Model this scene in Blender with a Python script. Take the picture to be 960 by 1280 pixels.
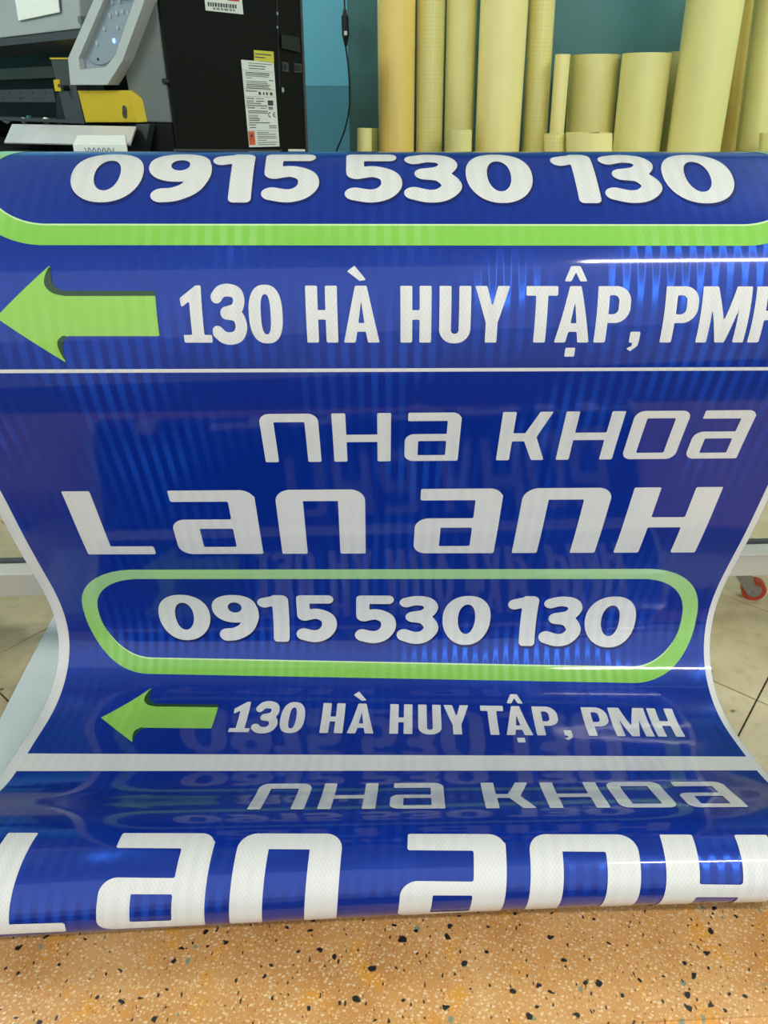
import bpy, bmesh, math, random
import numpy as np
from mathutils import Vector, Matrix

scene = bpy.context.scene
for o in list(bpy.data.objects):
    bpy.data.objects.remove(o)
COL = scene.collection
random.seed(7)

# ------------------------------------------------------------------ camera
CAM_Z = 1.10                      # metres above the tiled floor
PITCH = math.radians(30.0)
ROLL = math.radians(0.1216)
FPX = 887.0                       # focal length in pixels of the 960x1280 frame
cam_data = bpy.data.cameras.new('camera')
cam_data.sensor_fit = 'VERTICAL'
cam_data.sensor_height = 36.0
cam_data.lens = FPX / 1280.0 * 36.0
cam_data.clip_start = 0.02
cam = bpy.data.objects.new('camera', cam_data)
COL.objects.link(cam)
c_, s_ = math.cos(PITCH), math.sin(PITCH)
fw = Vector((0, c_, -s_)); rt = Vector((1, 0, 0)); dn = Vector((0, -s_, -c_))
rt2 = rt * math.cos(ROLL) - dn * math.sin(ROLL)
dn2 = rt * math.sin(ROLL) + dn * math.cos(ROLL)
m = Matrix((rt2, -dn2, -fw)).transposed().to_4x4()
m.translation = Vector((0, 0, CAM_Z))
cam.matrix_world = m
scene.camera = cam

# ------------------------------------------------------------------ light
world = bpy.data.worlds.new('world')
scene.world = world
world.use_nodes = True
bg = world.node_tree.nodes['Background']
bg.inputs[0].default_value = (0.93, 0.97, 1.0, 1)
bg.inputs[1].default_value = 1.33
scene.view_settings.view_transform = 'Standard'
scene.view_settings.look = 'None'
scene.view_settings.gamma = 1.0
scene.view_settings.use_curve_mapping = False
scene.view_settings.exposure = 0.0
CEIL = 3.0
# fluorescent battens under the ceiling, last two added unseen to light printer and rolls: (x, y, length, watts)
LAMPS = [(1.75, -0.75, 1.5, 62.0, 0), (-2.75, 1.9, 1.2, 52.0, 90), (2.2, 2.2, 1.2, 26.0, 90)]


def ray(px, py):
    x = (px - 480) / FPX; y = (py - 640) / FPX
    return (rt2 * x + dn2 * y + fw)


def at_y(px, py, Y):
    r = ray(px, py); t = Y / r.y
    return Vector((r.x * t, Y, CAM_Z + r.z * t))


def at_z(px, py, z):
    r = ray(px, py); t = (z - CAM_Z) / r.z
    return Vector((r.x * t, r.y * t, z))


# ------------------------------------------------------------------ helpers
def srgb(r, g, b):
    f = lambda c: c / 12.92 if c <= 0.04045 else ((c + 0.055) / 1.055) ** 2.4
    return (f(r / 255), f(g / 255), f(b / 255), 1.0)


def nn(nt, typ, **kw):
    n = nt.nodes.new(typ)
    for k, v in kw.items():
        setattr(n, k, v)
    return n


def math_n(nt, op, a, b=None, c=None):
    n = nt.nodes.new('ShaderNodeMath'); n.operation = op
    for i, v in enumerate((a, b, c)):
        if v is None:
            continue
        if isinstance(v, (int, float)):
            n.inputs[i].default_value = v
        else:
            nt.links.new(v, n.inputs[i])
    return n.outputs[0]


def mix_n(nt, fac, a, b, blend='MIX'):
    n = nt.nodes.new('ShaderNodeMix'); n.data_type = 'RGBA'; n.blend_type = blend
    if isinstance(fac, (int, float)):
        n.inputs[0].default_value = fac
    else:
        nt.links.new(fac, n.inputs[0])
    for i, v in ((6, a), (7, b)):
        if isinstance(v, tuple):
            n.inputs[i].default_value = v
        else:
            nt.links.new(v, n.inputs[i])
    return n.outputs[2]


def ramp_n(nt, fac, stops):
    n = nt.nodes.new('ShaderNodeValToRGB')
    e = n.color_ramp.elements
    e[0].position, e[0].color = stops[0]
    e[1].position, e[1].color = stops[-1]
    for p, c in stops[1:-1]:
        x = e.new(p); x.color = c
    nt.links.new(fac, n.inputs[0])
    return n.outputs[0]


def new_mat(name, color, rough=0.5, metal=0.0, coat=0.0, coat_rough=0.05, noise=0.06, nscale=14.0, spec=0.5):
    mt = bpy.data.materials.new(name); mt.use_nodes = True
    nt = mt.node_tree; b = nt.nodes['Principled BSDF']
    b.inputs['Roughness'].default_value = rough
    b.inputs['Metallic'].default_value = metal
    b.inputs['Coat Weight'].default_value = coat
    b.inputs['Coat Roughness'].default_value = coat_rough
    b.inputs['Specular IOR Level'].default_value = spec
    if noise > 0:
        tc = nn(nt, 'ShaderNodeTexCoord')
        nz = nn(nt, 'ShaderNodeTexNoise'); nz.inputs['Scale'].default_value = nscale
        nz.inputs['Detail'].default_value = 4
        nt.links.new(tc.outputs['Object'], nz.inputs['Vector'])
        dark = tuple(c * (1 - noise * 2) for c in color[:3]) + (1,)
        lite = tuple(min(1, c * (1 + noise * 2)) for c in color[:3]) + (1,)
        nt.links.new(mix_n(nt, nz.outputs['Fac'], dark, lite), b.inputs['Base Color'])
    else:
        b.inputs['Base Color'].default_value = color
    return mt


def mesh_obj(name, bm, mat, parent=None, smooth=False, bevel=0.0):
    if bevel > 0:
        bmesh.ops.bevel(bm, geom=list(bm.edges), offset=bevel, segments=2, affect='EDGES', profile=0.6)
    bmesh.ops.recalc_face_normals(bm, faces=bm.faces)
    me = bpy.data.meshes.new(name)
    bm.to_mesh(me); bm.free()
    if mat is not None:
        me.materials.append(mat)
    if smooth:
        me.shade_smooth()
    ob = bpy.data.objects.new(name, me)
    COL.objects.link(ob)
    if parent is not None:
        ob.parent = parent
    return ob


def data_obj(name, verts, faces, mat, parent=None, smooth=False, uv=None):
    me = bpy.data.meshes.new(name)
    me.from_pydata([tuple(v) for v in verts], [], faces)
    if uv is not None:
        l = me.uv_layers.new(name='UVMap')
        idx = np.empty(len(me.loops), dtype=np.int32)
        me.loops.foreach_get('vertex_index', idx)
        l.data.foreach_set('uv', np.asarray(uv, dtype=np.float32)[idx].ravel())
    if mat is not None:
        me.materials.append(mat)
    if smooth:
        me.shade_smooth()
    ob = bpy.data.objects.new(name, me)
    COL.objects.link(ob)
    if parent is not None:
        ob.parent = parent
    return ob


def add_box(bm, x0, x1, y0, y1, z0, z1):
    vs = [bm.verts.new(p) for p in ((x0, y0, z0), (x1, y0, z0), (x1, y1, z0), (x0, y1, z0),
                                    (x0, y0, z1), (x1, y0, z1), (x1, y1, z1), (x0, y1, z1))]
    for f in ((0, 3, 2, 1), (4, 5, 6, 7), (0, 1, 5, 4), (1, 2, 6, 5), (2, 3, 7, 6), (3, 0, 4, 7)):
        bm.faces.new([vs[i] for i in f])


def box(name, x0, x1, y0, y1, z0, z1, mat, parent=None, bevel=0.0):
    bm = bmesh.new(); add_box(bm, x0, x1, y0, y1, z0, z1)
    return mesh_obj(name, bm, mat, parent, bevel=bevel)


def add_prism(bm, pts, d):
    """pts: 3D polygon, extruded by vector d."""
    d = Vector(d)
    a = [bm.verts.new(p) for p in pts]
    b = [bm.verts.new(Vector(p) + d) for p in pts]
    bm.faces.new(a); bm.faces.new(b[::-1])
    for i in range(len(a)):
        j = (i + 1) % len(a)
        bm.faces.new((a[j], a[i], b[i], b[j]))


def prism(name, pts, d, mat, parent=None, bevel=0.0):
    bm = bmesh.new(); add_prism(bm, pts, d)
    return mesh_obj(name, bm, mat, parent, bevel=bevel)


def add_tube(bm, p0, p1, r, n=24, r1=None, caps=True):
    p0, p1 = Vector(p0), Vector(p1); r1 = r if r1 is None else r1
    ax = (p1 - p0).normalized()
    a = ax.orthogonal().normalized(); b = ax.cross(a)
    A = []; B = []
    for i in range(n):
        t = 2 * math.pi * i / n; d = a * math.cos(t) + b * math.sin(t)
        A.append(bm.verts.new(p0 + d * r)); B.append(bm.verts.new(p1 + d * r1))
    for i in range(n):
        j = (i + 1) % n
        bm.faces.new((A[i], A[j], B[j], B[i]))
    if caps:
        bm.faces.new(A[::-1]); bm.faces.new(B)


def tube(name, p0, p1, r, mat, parent=None, n=24, r1=None):
    bm = bmesh.new(); add_tube(bm, p0, p1, r, n, r1)
    o = mesh_obj(name, bm, mat, parent)
    smooth_by_angle(o)
    return o


def smooth_by_angle(o, ang=40):
    me = o.data
    me.shade_smooth()
    bm = bmesh.new(); bm.from_mesh(me)
    for e in bm.edges:
        if len(e.link_faces) == 2 and e.calc_face_angle() > math.radians(ang):
            e.smooth = False
    bm.to_mesh(me); bm.free()


def polytube(name, pts, r, mat, parent=None, n=10):
    """smooth tube along a catmull-rom path"""
    P = [Vector(p) for p in pts]
    path = []
    for i in range(len(P) - 1):
        p0 = P[max(i - 1, 0)]; p1 = P[i]; p2 = P[i + 1]; p3 = P[min(i + 2, len(P) - 1)]
        for k in range(8):
            t = k / 8
            path.append(0.5 * (2 * p1 + (p2 - p0) * t + (2 * p0 - 5 * p1 + 4 * p2 - p3) * t * t + (3 * p1 - p0 - 3 * p2 + p3) * t ** 3))
    path.append(P[-1])
    bm = bmesh.new(); rings = []
    for i, p in enumerate(path):
        t = (path[min(i + 1, len(path) - 1)] - path[max(i - 1, 0)]).normalized()
        a = t.cross(Vector((0.31, 0.9, 0.2))).normalized(); b = t.cross(a)
        rings.append([bm.verts.new(p + (a * math.cos(2 * math.pi * k / n) + b * math.sin(2 * math.pi * k / n)) * r) for k in range(n)])
    for i in range(len(rings) - 1):
        for k in range(n):
            bm.faces.new((rings[i][k], rings[i][(k + 1) % n], rings[i + 1][(k + 1) % n], rings[i + 1][k]))
    bm.faces.new(rings[0][::-1]); bm.faces.new(rings[-1])
    o = mesh_obj(name, bm, mat, parent); smooth_by_angle(o)
    return o


def tag(o, label, cat, group=None):
    o['label'] = label; o['category'] = cat
    if group:
        o['group'] = group
    return o


def thing(name, label, cat, loc=(0, 0, 0), rz=0.0, group=None):
    o = bpy.data.objects.new(name, None); COL.objects.link(o)
    o.empty_display_size = 0.1
    o.location = loc; o.rotation_euler = (0, 0, rz)
    return tag(o, label, cat, group)


def struct(o):
    o['kind'] = 'structure'
    return o


# ------------------------------------------------------------------ materials
def tile_material():
    mt = bpy.data.materials.new('floor_tile_ceramic'); mt.use_nodes = True
    nt = mt.node_tree; b = nt.nodes['Principled BSDF']
    geo = nn(nt, 'ShaderNodeNewGeometry')
    n1 = nn(nt, 'ShaderNodeTexNoise'); n1.inputs['Scale'].default_value = 5; n1.inputs['Detail'].default_value = 6
    n2 = nn(nt, 'ShaderNodeTexNoise'); n2.inputs['Scale'].default_value = 32; n2.inputs['Detail'].default_value = 5
    n3 = nn(nt, 'ShaderNodeTexNoise'); n3.inputs['Scale'].default_value = 21; n3.inputs['Detail'].default_value = 2
    for n in (n1, n2, n3):
        nt.links.new(geo.outputs['Position'], n.inputs['Vector'])
    col = ramp_n(nt, n1.outputs['Fac'], [(0.3, srgb(166, 150, 112)), (0.7, srgb(204, 190, 154))])
    col = mix_n(nt, ramp_n(nt, n2.outputs['Fac'], [(0.5, (0, 0, 0, 1)), (0.85, (.45, .45, .45, 1))]), col, srgb(130, 115, 82))
    col = mix_n(nt, ramp_n(nt, n3.outputs['Fac'], [(0.70, (0, 0, 0, 1)), (0.76, (1, 1, 1, 1))]), col, srgb(60, 52, 38))
    nt.links.new(col, b.inputs['Base Color'])
    b.inputs['Roughness'].default_value = 0.35
    return mt


def terrazzo_material():
    mt = bpy.data.materials.new('orange_terrazzo'); mt.use_nodes = True
    nt = mt.node_tree; b = nt.nodes['Principled BSDF']
    tc = nn(nt, 'ShaderNodeTexCoord')
    v = tc.outputs['Object']
    nz = nn(nt, 'ShaderNodeTexNoise'); nz.inputs['Scale'].default_value = 7; nz.inputs['Detail'].default_value = 8
    nt.links.new(v, nz.inputs['Vector'])
    col = ramp_n(nt, nz.outputs['Fac'], [(0.3, srgb(182, 124, 60)), (0.5, srgb(201, 146, 82)), (0.72, srgb(212, 162, 100))])
    nzy = nn(nt, 'ShaderNodeTexNoise'); nzy.inputs['Scale'].default_value = 19
    nt.links.new(v, nzy.inputs['Vector'])
    col = mix_n(nt, ramp_n(nt, nzy.outputs['Fac'], [(0.58, (0, 0, 0, 1)), (0.68, (.7, .7, .7, 1))]), col, srgb(214, 148, 44))

    def chips(scale, thr, sel_lo, c, col, warp=0.35, aniso=(1, 1, 1), rot=0.4, soft=0.05, amt=1.0):
        mp = nn(nt, 'ShaderNodeMapping'); mp.inputs['Scale'].default_value = aniso
        mp.inputs['Rotation'].default_value = (0, 0, rot)
        nt.links.new(v, mp.inputs[0])
        wn = nn(nt, 'ShaderNodeTexNoise'); wn.inputs['Scale'].default_value = scale * 1.5
        nt.links.new(mp.outputs[0], wn.inputs['Vector'])
        vm = nn(nt, 'ShaderNodeVectorMath'); vm.operation = 'MULTIPLY_ADD'
        nt.links.new(wn.outputs['Color'], vm.inputs[0])
        vm.inputs[1].default_value = (warp / scale,) * 3
        nt.links.new(mp.outputs[0], vm.inputs[2])
        vo = nn(nt, 'ShaderNodeTexVoronoi', voronoi_dimensions='2D'); vo.inputs['Scale'].default_value = scale
        nt.links.new(vm.outputs[0], vo.inputs['Vector'])
        sep = nn(nt, 'ShaderNodeSeparateColor'); nt.links.new(vo.outputs['Color'], sep.inputs[0])
        sel = math_n(nt, 'GREATER_THAN', sep.outputs[0], sel_lo)
        r = math_n(nt, 'MULTIPLY', math_n(nt, 'ADD', sep.outputs[1], 0.35), thr)
        msk = math_n(nt, 'DIVIDE', math_n(nt, 'SUBTRACT', r, vo.outputs['Distance']), soft)
        n = nt.nodes.new('ShaderNodeClamp'); nt.links.new(msk, n.inputs[0])
        msk = math_n(nt, 'MULTIPLY', math_n(nt, 'MULTIPLY', n.outputs[0], sel), amt)
        return mix_n(nt, msk, col, c)
    col = chips(210, 0.34, 0.35, srgb(232, 206, 158), col, amt=0.40)
    col = chips(130, 0.26, 0.5, srgb(240, 220, 180), col, aniso=(1, 1.5, 1), amt=0.55)
    col = chips(150, 0.25, 0.80, srgb(176, 104, 52), col, aniso=(1.6, 1, 1), amt=0.8)
    col = chips(40, 0.14, 0.90, srgb(128, 140, 112), col)
    col = chips(75, 0.17, 0.80, srgb(62, 44, 26), col, warp=0.8, aniso=(1.7, 1, 1), rot=1.0)
    col = chips(38, 0.15, 0.56, srgb(30, 28, 26), col, warp=0.7, aniso=(1, 1.2, 1))
    nt.links.new(col, b.inputs['Base Color'])
    b.inputs['Roughness'].default_value = 0.42
    return mt


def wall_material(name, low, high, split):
    """plaster colour in two flat tones meeting at a height"""
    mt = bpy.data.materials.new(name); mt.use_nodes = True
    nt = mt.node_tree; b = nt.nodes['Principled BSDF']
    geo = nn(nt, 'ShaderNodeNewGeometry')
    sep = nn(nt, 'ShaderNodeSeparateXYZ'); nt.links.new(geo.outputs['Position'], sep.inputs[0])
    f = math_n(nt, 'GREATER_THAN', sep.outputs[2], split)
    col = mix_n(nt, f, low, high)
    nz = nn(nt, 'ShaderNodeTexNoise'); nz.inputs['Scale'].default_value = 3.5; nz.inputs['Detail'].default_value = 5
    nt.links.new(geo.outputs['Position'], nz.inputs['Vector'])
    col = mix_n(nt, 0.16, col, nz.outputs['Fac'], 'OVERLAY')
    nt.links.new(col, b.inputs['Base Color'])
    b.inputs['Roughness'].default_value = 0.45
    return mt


def film_material(name, color, stripe=0.30, hexa=0.25, color2=None, rough=0.32, metal=0.0, vgrad=None, glint=None):
    """prismatic reflective film: honeycomb cells and seams laid out in film metres (UV = metres)"""
    mt = bpy.data.materials.new(name); mt.use_nodes = True
    nt = mt.node_tree; b = nt.nodes['Principled BSDF']
    tc = nn(nt, 'ShaderNodeTexCoord')
    sep = nn(nt, 'ShaderNodeSeparateXYZ'); nt.links.new(tc.outputs['UV'], sep.inputs[0])
    u, v = sep.outputs[0], sep.outputs[1]
    base = color
    # seams: bands parallel to the film edge, 19 mm apart, clearer in some areas
    st = math_n(nt, 'SINE', math_n(nt, 'MULTIPLY', u, 2 * math.pi / 0.019))
    st = math_n(nt, 'MULTIPLY_ADD', math_n(nt, 'MULTIPLY', st, 2.2), 0.5, 0.5)
    cl = nt.nodes.new('ShaderNodeClamp'); nt.links.new(st, cl.inputs[0])
    nz = nn(nt, 'ShaderNodeTexNoise'); nz.inputs['Scale'].default_value = 5.5; nz.inputs['Detail'].default_value = 2
    nt.links.new(tc.outputs['UV'], nz.inputs['Vector'])
    am = ramp_n(nt, nz.outputs['Fac'], [(0.38, (0.12, 0.12, 0.12, 1)), (0.66, (1, 1, 1, 1))])
    sfac = math_n(nt, 'MULTIPLY', math_n(nt, 'MULTIPLY', cl.outputs[0], am), stripe)
    lite = color2 if color2 else tuple(min(1, c * 1.5 + 0.012) for c in color[:3]) + (1,)
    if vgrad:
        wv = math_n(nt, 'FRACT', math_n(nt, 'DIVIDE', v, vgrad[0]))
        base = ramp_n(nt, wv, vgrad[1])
    col = mix_n(nt, sfac, base, lite)
    # honeycomb cell walls (4.6 mm diamonds)
    k = 2 * math.pi / 0.0058
    a1 = math_n(nt, 'ABSOLUTE', math_n(nt, 'SINE', math_n(nt, 'MULTIPLY', math_n(nt, 'ADD', u, math_n(nt, 'MULTIPLY', v, 0.62)), k * 0.5)))
    a2 = math_n(nt, 'ABSOLUTE', math_n(nt, 'SINE', math_n(nt, 'MULTIPLY', math_n(nt, 'SUBTRACT', u, math_n(nt, 'MULTIPLY', v, 0.62)), k * 0.5)))
    ln = math_n(nt, 'SUBTRACT', 1.0, math_n(nt, 'MULTIPLY', math_n(nt, 'MINIMUM', a1, a2), 3.0))
    c2 = nt.nodes.new('ShaderNodeClamp'); nt.links.new(ln, c2.inputs[0])
    hf = math_n(nt, 'MULTIPLY', math_n(nt, 'SUBTRACT', 1.0, c2.outputs[0]), hexa * .55)
    dark = mix_n(nt, 1.0, col, (0.45, 0.45, 0.47, 1), 'MULTIPLY')
    col = mix_n(nt, hf, col, dark)
    nt.links.new(col, b.inputs['Base Color'])
    b.inputs['Roughness'].default_value = rough
    b.inputs['Metallic'].default_value = metal
    b.inputs['Coat Weight'].default_value = 1.0
    b.inputs['Coat Roughness'].default_value = 0.07
    b.inputs['Coat IOR'].default_value = 1.44
    b.inputs['Specular IOR Level'].default_value = 0.08
    bp = nn(nt, 'ShaderNodeBump'); bp.inputs['Strength'].default_value = 0.10; bp.inputs['Distance'].default_value = 0.001
    nt.links.new(c2.outputs[0], bp.inputs['Height'])
    nt.links.new(bp.outputs[0], b.inputs['Normal'])
    if glint:
        # prism facets: neighbouring seams tilt their facets differently and return light in the film's own blue
        geo = nn(nt, 'ShaderNodeNewGeometry')
        sg = math_n(nt, 'MULTIPLY_ADD', math_n(nt, 'MULTIPLY', cl.outputs[0], am), 0.55, -0.15)
        cb = nn(nt, 'ShaderNodeCombineXYZ')
        nt.links.new(math_n(nt, 'MULTIPLY', math_n(nt, 'SUBTRACT', nz.outputs['Fac'], 0.5), 1.2), cb.inputs[0])
        nt.links.new(sg, cb.inputs[2])
        vm = nn(nt, 'ShaderNodeVectorMath'); vm.operation = 'ADD'
        nt.links.new(geo.outputs['Normal'], vm.inputs[0]); nt.links.new(cb.outputs[0], vm.inputs[1])
        vn = nn(nt, 'ShaderNodeVectorMath'); vn.operation = 'NORMALIZE'; nt.links.new(vm.outputs[0], vn.inputs[0])
        gl = nn(nt, 'ShaderNodeBsdfGlossy'); gl.inputs['Color'].default_value = glint; gl.inputs['Roughness'].default_value = 0.3
        nt.links.new(vn.outputs[0], gl.inputs['Normal'])
        ms = nn(nt, 'ShaderNodeMixShader'); ms.inputs[0].default_value = 0.11
        nt.links.new(b.outputs[0], ms.inputs[1]); nt.links.new(gl.outputs[0], ms.inputs[2])
        out = [n for n in nt.nodes if n.type == 'OUTPUT_MATERIAL'][0]
        nt.links.new(ms.outputs[0], out.inputs[0])
    return mt


M = {}
M['tile'] = tile_material()
M['grout'] = new_mat('dark_grout', srgb(70, 62, 45), 0.8)
M['terrazzo'] = terrazzo_material()
M['concrete'] = new_mat('grey_concrete', srgb(186, 183, 174), 0.8, noise=0.15, nscale=5)
M['ceiling'] = new_mat('ceiling_paint', srgb(225, 226, 222), 0.7, noise=0.02)
M['sidewall'] = new_mat('side_wall_paint', srgb(150, 190, 190), 0.6, noise=0.05, nscale=3)
M['wall_l'] = wall_material('sky_blue_lit_wall', srgb(108, 182, 204), srgb(134, 230, 255), at_y(405, 107, 4.4).z)  # bright lit wall with a shadowed lower band, both put into the colour
M['wall_r'] = wall_material('teal_shaded_wall', srgb(62, 116, 112), srgb(66, 122, 120), 1.2)  # darker teal carries this wall section's shade in its colour
M['blue'] = film_material('blue_reflective_film', srgb(0, 37, 136), stripe=0.5, hexa=0.75, color2=srgb(10, 62, 168), glint=(0.03, 0.16, 0.8, 1))
M['white'] = film_material('white_reflective_film', srgb(221, 220, 213), stripe=0.35, hexa=0.42, color2=srgb(200, 200, 196))
M['navy'] = film_material('navy_print', srgb(1, 24, 92), stripe=0.3, hexa=0.25)
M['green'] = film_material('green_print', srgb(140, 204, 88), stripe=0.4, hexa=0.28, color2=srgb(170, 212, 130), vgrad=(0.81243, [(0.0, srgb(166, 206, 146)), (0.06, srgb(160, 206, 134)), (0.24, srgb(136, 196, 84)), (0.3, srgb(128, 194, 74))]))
M['green2'] = film_material('arrow_green_print', srgb(142, 198, 78), stripe=0.45, hexa=0.25, color2=srgb(170, 210, 110))
M['dgreen'] = film_material('dark_green_print', srgb(36, 68, 34), stripe=0.2, hexa=0.25)
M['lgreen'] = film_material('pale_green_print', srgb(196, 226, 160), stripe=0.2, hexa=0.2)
M['backing'] = new_mat('pale_film_backing', srgb(206, 216, 216), 0.4, noise=0.02)
M['liner'] = new_mat('pale_liner_sheet', srgb(204, 214, 215), 0.35, noise=0.02)
M['mwhite'] = new_mat('machine_white_paint', srgb(196, 192, 182), 0.45, noise=0.03)
M['mgrey'] = new_mat('machine_dark_grey', srgb(70, 72, 74), 0.5)
M['steel'] = new_mat('zinc_steel', srgb(150, 150, 148), 0.35, metal=0.8)
M['redwheel'] = new_mat('red_polyurethane', srgb(170, 58, 34), 0.4)
M['pgrey'] = new_mat('printer_grey', srgb(150, 156, 156), 0.45, noise=0.02)
M['psilver'] = new_mat('printer_silver', srgb(178, 184, 182), 0.4, noise=0.02)
M['pside'] = new_mat('printer_side_grey', srgb(104, 108, 104), 0.45, noise=0.02)
M['pdark'] = new_mat('printer_dark_grey', srgb(58, 62, 64), 0.5)
M['pblack'] = new_mat('printer_black', srgb(15, 17, 13), 0.7, noise=0.03, spec=0.15)
M['black'] = new_mat('black_plastic', srgb(12, 12, 12), 0.45)
M['olive'] = new_mat('olive_rail', srgb(78, 80, 66), 0.4)
M['panel'] = new_mat('control_panel_face', srgb(140, 152, 160), 0.22, noise=0.05, nscale=30, coat=0.4)
M['button'] = new_mat('button_silver', srgb(158, 170, 178), 0.3)
M['yellow'] = new_mat('yellow_paint', srgb(196, 168, 20), 0.45, noise=0.04)
M['ylabel'] = new_mat('yellow_label', srgb(206, 200, 70), 0.5, noise=0.02)
M['paper'] = new_mat('white_paper', srgb(222, 226, 216), 0.6, noise=0.02)
M['ink'] = new_mat('dark_ink', srgb(58, 62, 58), 0.6, noise=0.0)
M['inkgrey'] = new_mat('grey_ink', srgb(128, 134, 126), 0.6, noise=0.0)
M['inkred'] = new_mat('red_ink', srgb(190, 60, 50), 0.6, noise=0.0)
M['orange'] = new_mat('orange_warning', srgb(216, 96, 56), 0.6, noise=0.0)
M['alu'] = new_mat('brushed_aluminium', srgb(212, 208, 202), 0.35, metal=0.25, noise=0.1, nscale=8)
M['teal_bit'] = new_mat('teal_plastic', srgb(70, 140, 150), 0.4)
M['cardboard'] = new_mat('brown_card', srgb(150, 118, 70), 0.8)
M['cable'] = new_mat('black_cable', srgb(16, 16, 17), 0.5)


def emis(name, color, strength):
    mt = bpy.data.materials.new(name); mt.use_nodes = True
    nt = mt.node_tree; b = nt.nodes['Principled BSDF']
    b.inputs['Base Color'].default_value = color
    b.inputs['Emission Color'].default_value = color
    b.inputs['Emission Strength'].default_value = strength
    return mt


M['led'] = emis('blue_led', (0.10, 0.22, 1.0, 1), 6.0)
M['lamp'] = emis('fluorescent_tube', (1.0, 0.98, 0.95, 1), 12.0)

# ------------------------------------------------------------------ setting
WALL_Y = 3.4
XS = at_y(436, 120, WALL_Y).x
STEP_ROT = math.radians(2.6)
floor_o = struct(box('floor', -3.0, 2.4, -0.1, 4.4, -0.06, -0.008, M['grout']))
pave = struct(box('floor_pavement', -4.0, 4.0, -5.0, -0.1, -0.12, -0.06, M['concrete']))
# tiles: lines of the photograph's tile grid, rotated about 50 degrees
TS = 0.3425
ang = math.radians(50.3)
mdir = Vector((math.cos(ang), math.sin(ang), 0)); ndir = Vector((-math.sin(ang), math.cos(ang), 0))
bm = bmesh.new(); add_box(bm, -TS / 2 + .0016, TS / 2 - .0016, -TS / 2 + .0016, TS / 2 - .0016, -0.008, 0.0)
top = [e for e in bm.edges if all(v.co.z > -0.001 for v in e.verts)]
bmesh.ops.bevel(bm, geom=top, offset=0.0014, segments=1, affect='EDGES')
tile_me = bpy.data.meshes.new('tile'); bm.to_mesh(tile_me); bm.free(); tile_me.materials.append(M['tile'])
m0 = -0.826 * mdir.x + 1.127 * mdir.y      # a grout line in each direction
n0 = 0.848 * ndir.x + 1.174 * ndir.y
m1 = 0.722 * mdir.x + 1.169 * mdir.y
n1_ = -0.885 * ndir.x + 1.253 * ndir.y
dm = (m1 - m0) / 3; dn_ = (n1_ - n0) / 4
for i in range(-8, 14):
    for j in range(-8, 14):
        mc = m0 + (i + 0.5) * dm; nc = n0 + (j + 0.5) * dn_
        p = mdir * mc + ndir * nc
        if -2.7 < p.x < 2.15 and 0.55 < p.y < (WALL_Y - 0.25 if p.x > XS - .3 else 4.15):
            t = bpy.data.objects.new('tile', tile_me); COL.objects.link(t)
            t.location = p; t.rotation_euler = (0, 0, ang); t.scale = (dm / TS, dn_ / TS, 1)
            t.parent = floor_o

# terrazzo step between the pavement and the tiled floor
bm = bmesh.new()
add_box(bm, -1.9, 1.9, -0.14, 0.14, 0.0, 0.10)
fr = [e for e in bm.edges if all(v.co.z > 0.09 for v in e.verts)]
bmesh.ops.bevel(bm, geom=fr, offset=0.008, segments=3, affect='EDGES')
step = struct(mesh_obj('floor_terrazzo_step', bm, M['terrazzo']))
step.location = (0.0, 0.570, 0.0); step.rotation_euler = (0, 0, STEP_ROT)
step['label'] = 'orange terrazzo step with black and cream stone chips'

WALL_L = 4.4
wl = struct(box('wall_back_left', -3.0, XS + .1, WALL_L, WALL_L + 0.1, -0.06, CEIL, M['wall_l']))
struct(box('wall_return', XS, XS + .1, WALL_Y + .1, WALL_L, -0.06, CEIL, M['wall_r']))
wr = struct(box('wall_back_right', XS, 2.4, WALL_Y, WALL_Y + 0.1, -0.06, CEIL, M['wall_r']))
struct(box('wall_left', -3.1, -3.0, -0.1, 4.5, -0.06, CEIL, M['sidewall']))
struct(box('wall_right', 2.4, 2.5, -0.1, WALL_Y, -0.06, CEIL, M['sidewall']))
struct(box('ceiling', -3.1, 2.5, -1.0, 4.5, CEIL, CEIL + 0.1, M['ceiling']))

lamp_where = ['above the open shop front', 'added out of view on the printer side of the room', 'added out of view on the side away from the printer']
for k, (lx, ly, ll, lw, lr) in enumerate(LAMPS):
    t = thing('ceiling_lamp', 'white fluorescent batten on the ceiling ' + lamp_where[k], 'lamp', (lx, ly, CEIL), math.radians(lr))
    box('lamp_housing', -ll / 2 - .03, ll / 2 + .03, -.06, .06, -.05, 0, M['mwhite'], t, bevel=.006)
    for sy in (-.032, .032):
        tube('lamp_tube', (-ll / 2, sy, -.068), (ll / 2, sy, -.068), .014, M['lamp'], t, n=12)
    ld = bpy.data.lights.new('lamp_light', 'AREA'); ld.shape = 'RECTANGLE'; ld.size = ll; ld.size_y = .11
    ld.energy = lw; ld.color = (1.0, 0.985, 0.955)
    lo = bpy.data.objects.new('lamp_light', ld); COL.objects.link(lo)
    lo.location = (0, 0, -.086); lo.parent = t

# ------------------------------------------------------------------ the film
W = 1.22
VM = 1.75
KN = 19
TH = {'L': (1.1613226, -0.0719923, [157.37, 201.64, 218.42, 241.89, 269.73, 285.64, 287.31, 284.85, 287.82, 286.89, 265.88, 213.28, 178.98, 178.5, 147.9, 167.36, 225.93, 329.95, 398.14]),
      'R': (1.1722047, -0.0697256, [157.77, 204.21, 216.37, 249.64, 279.79, 286.64, 282.15, 281.04, 284.19, 277.13, 247.16, 201.8, 169.61, 164.04, 148.63, 183.76, 296.09, 336.09, 394.09])}
DV = 0.005
V0, V1 = -0.45, 1.735
NV0 = int(round(-V0 / DV)); NV1 = int(round(V1 / DV))
VV = np.arange(-NV0, NV1 + 1) * DV


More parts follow.
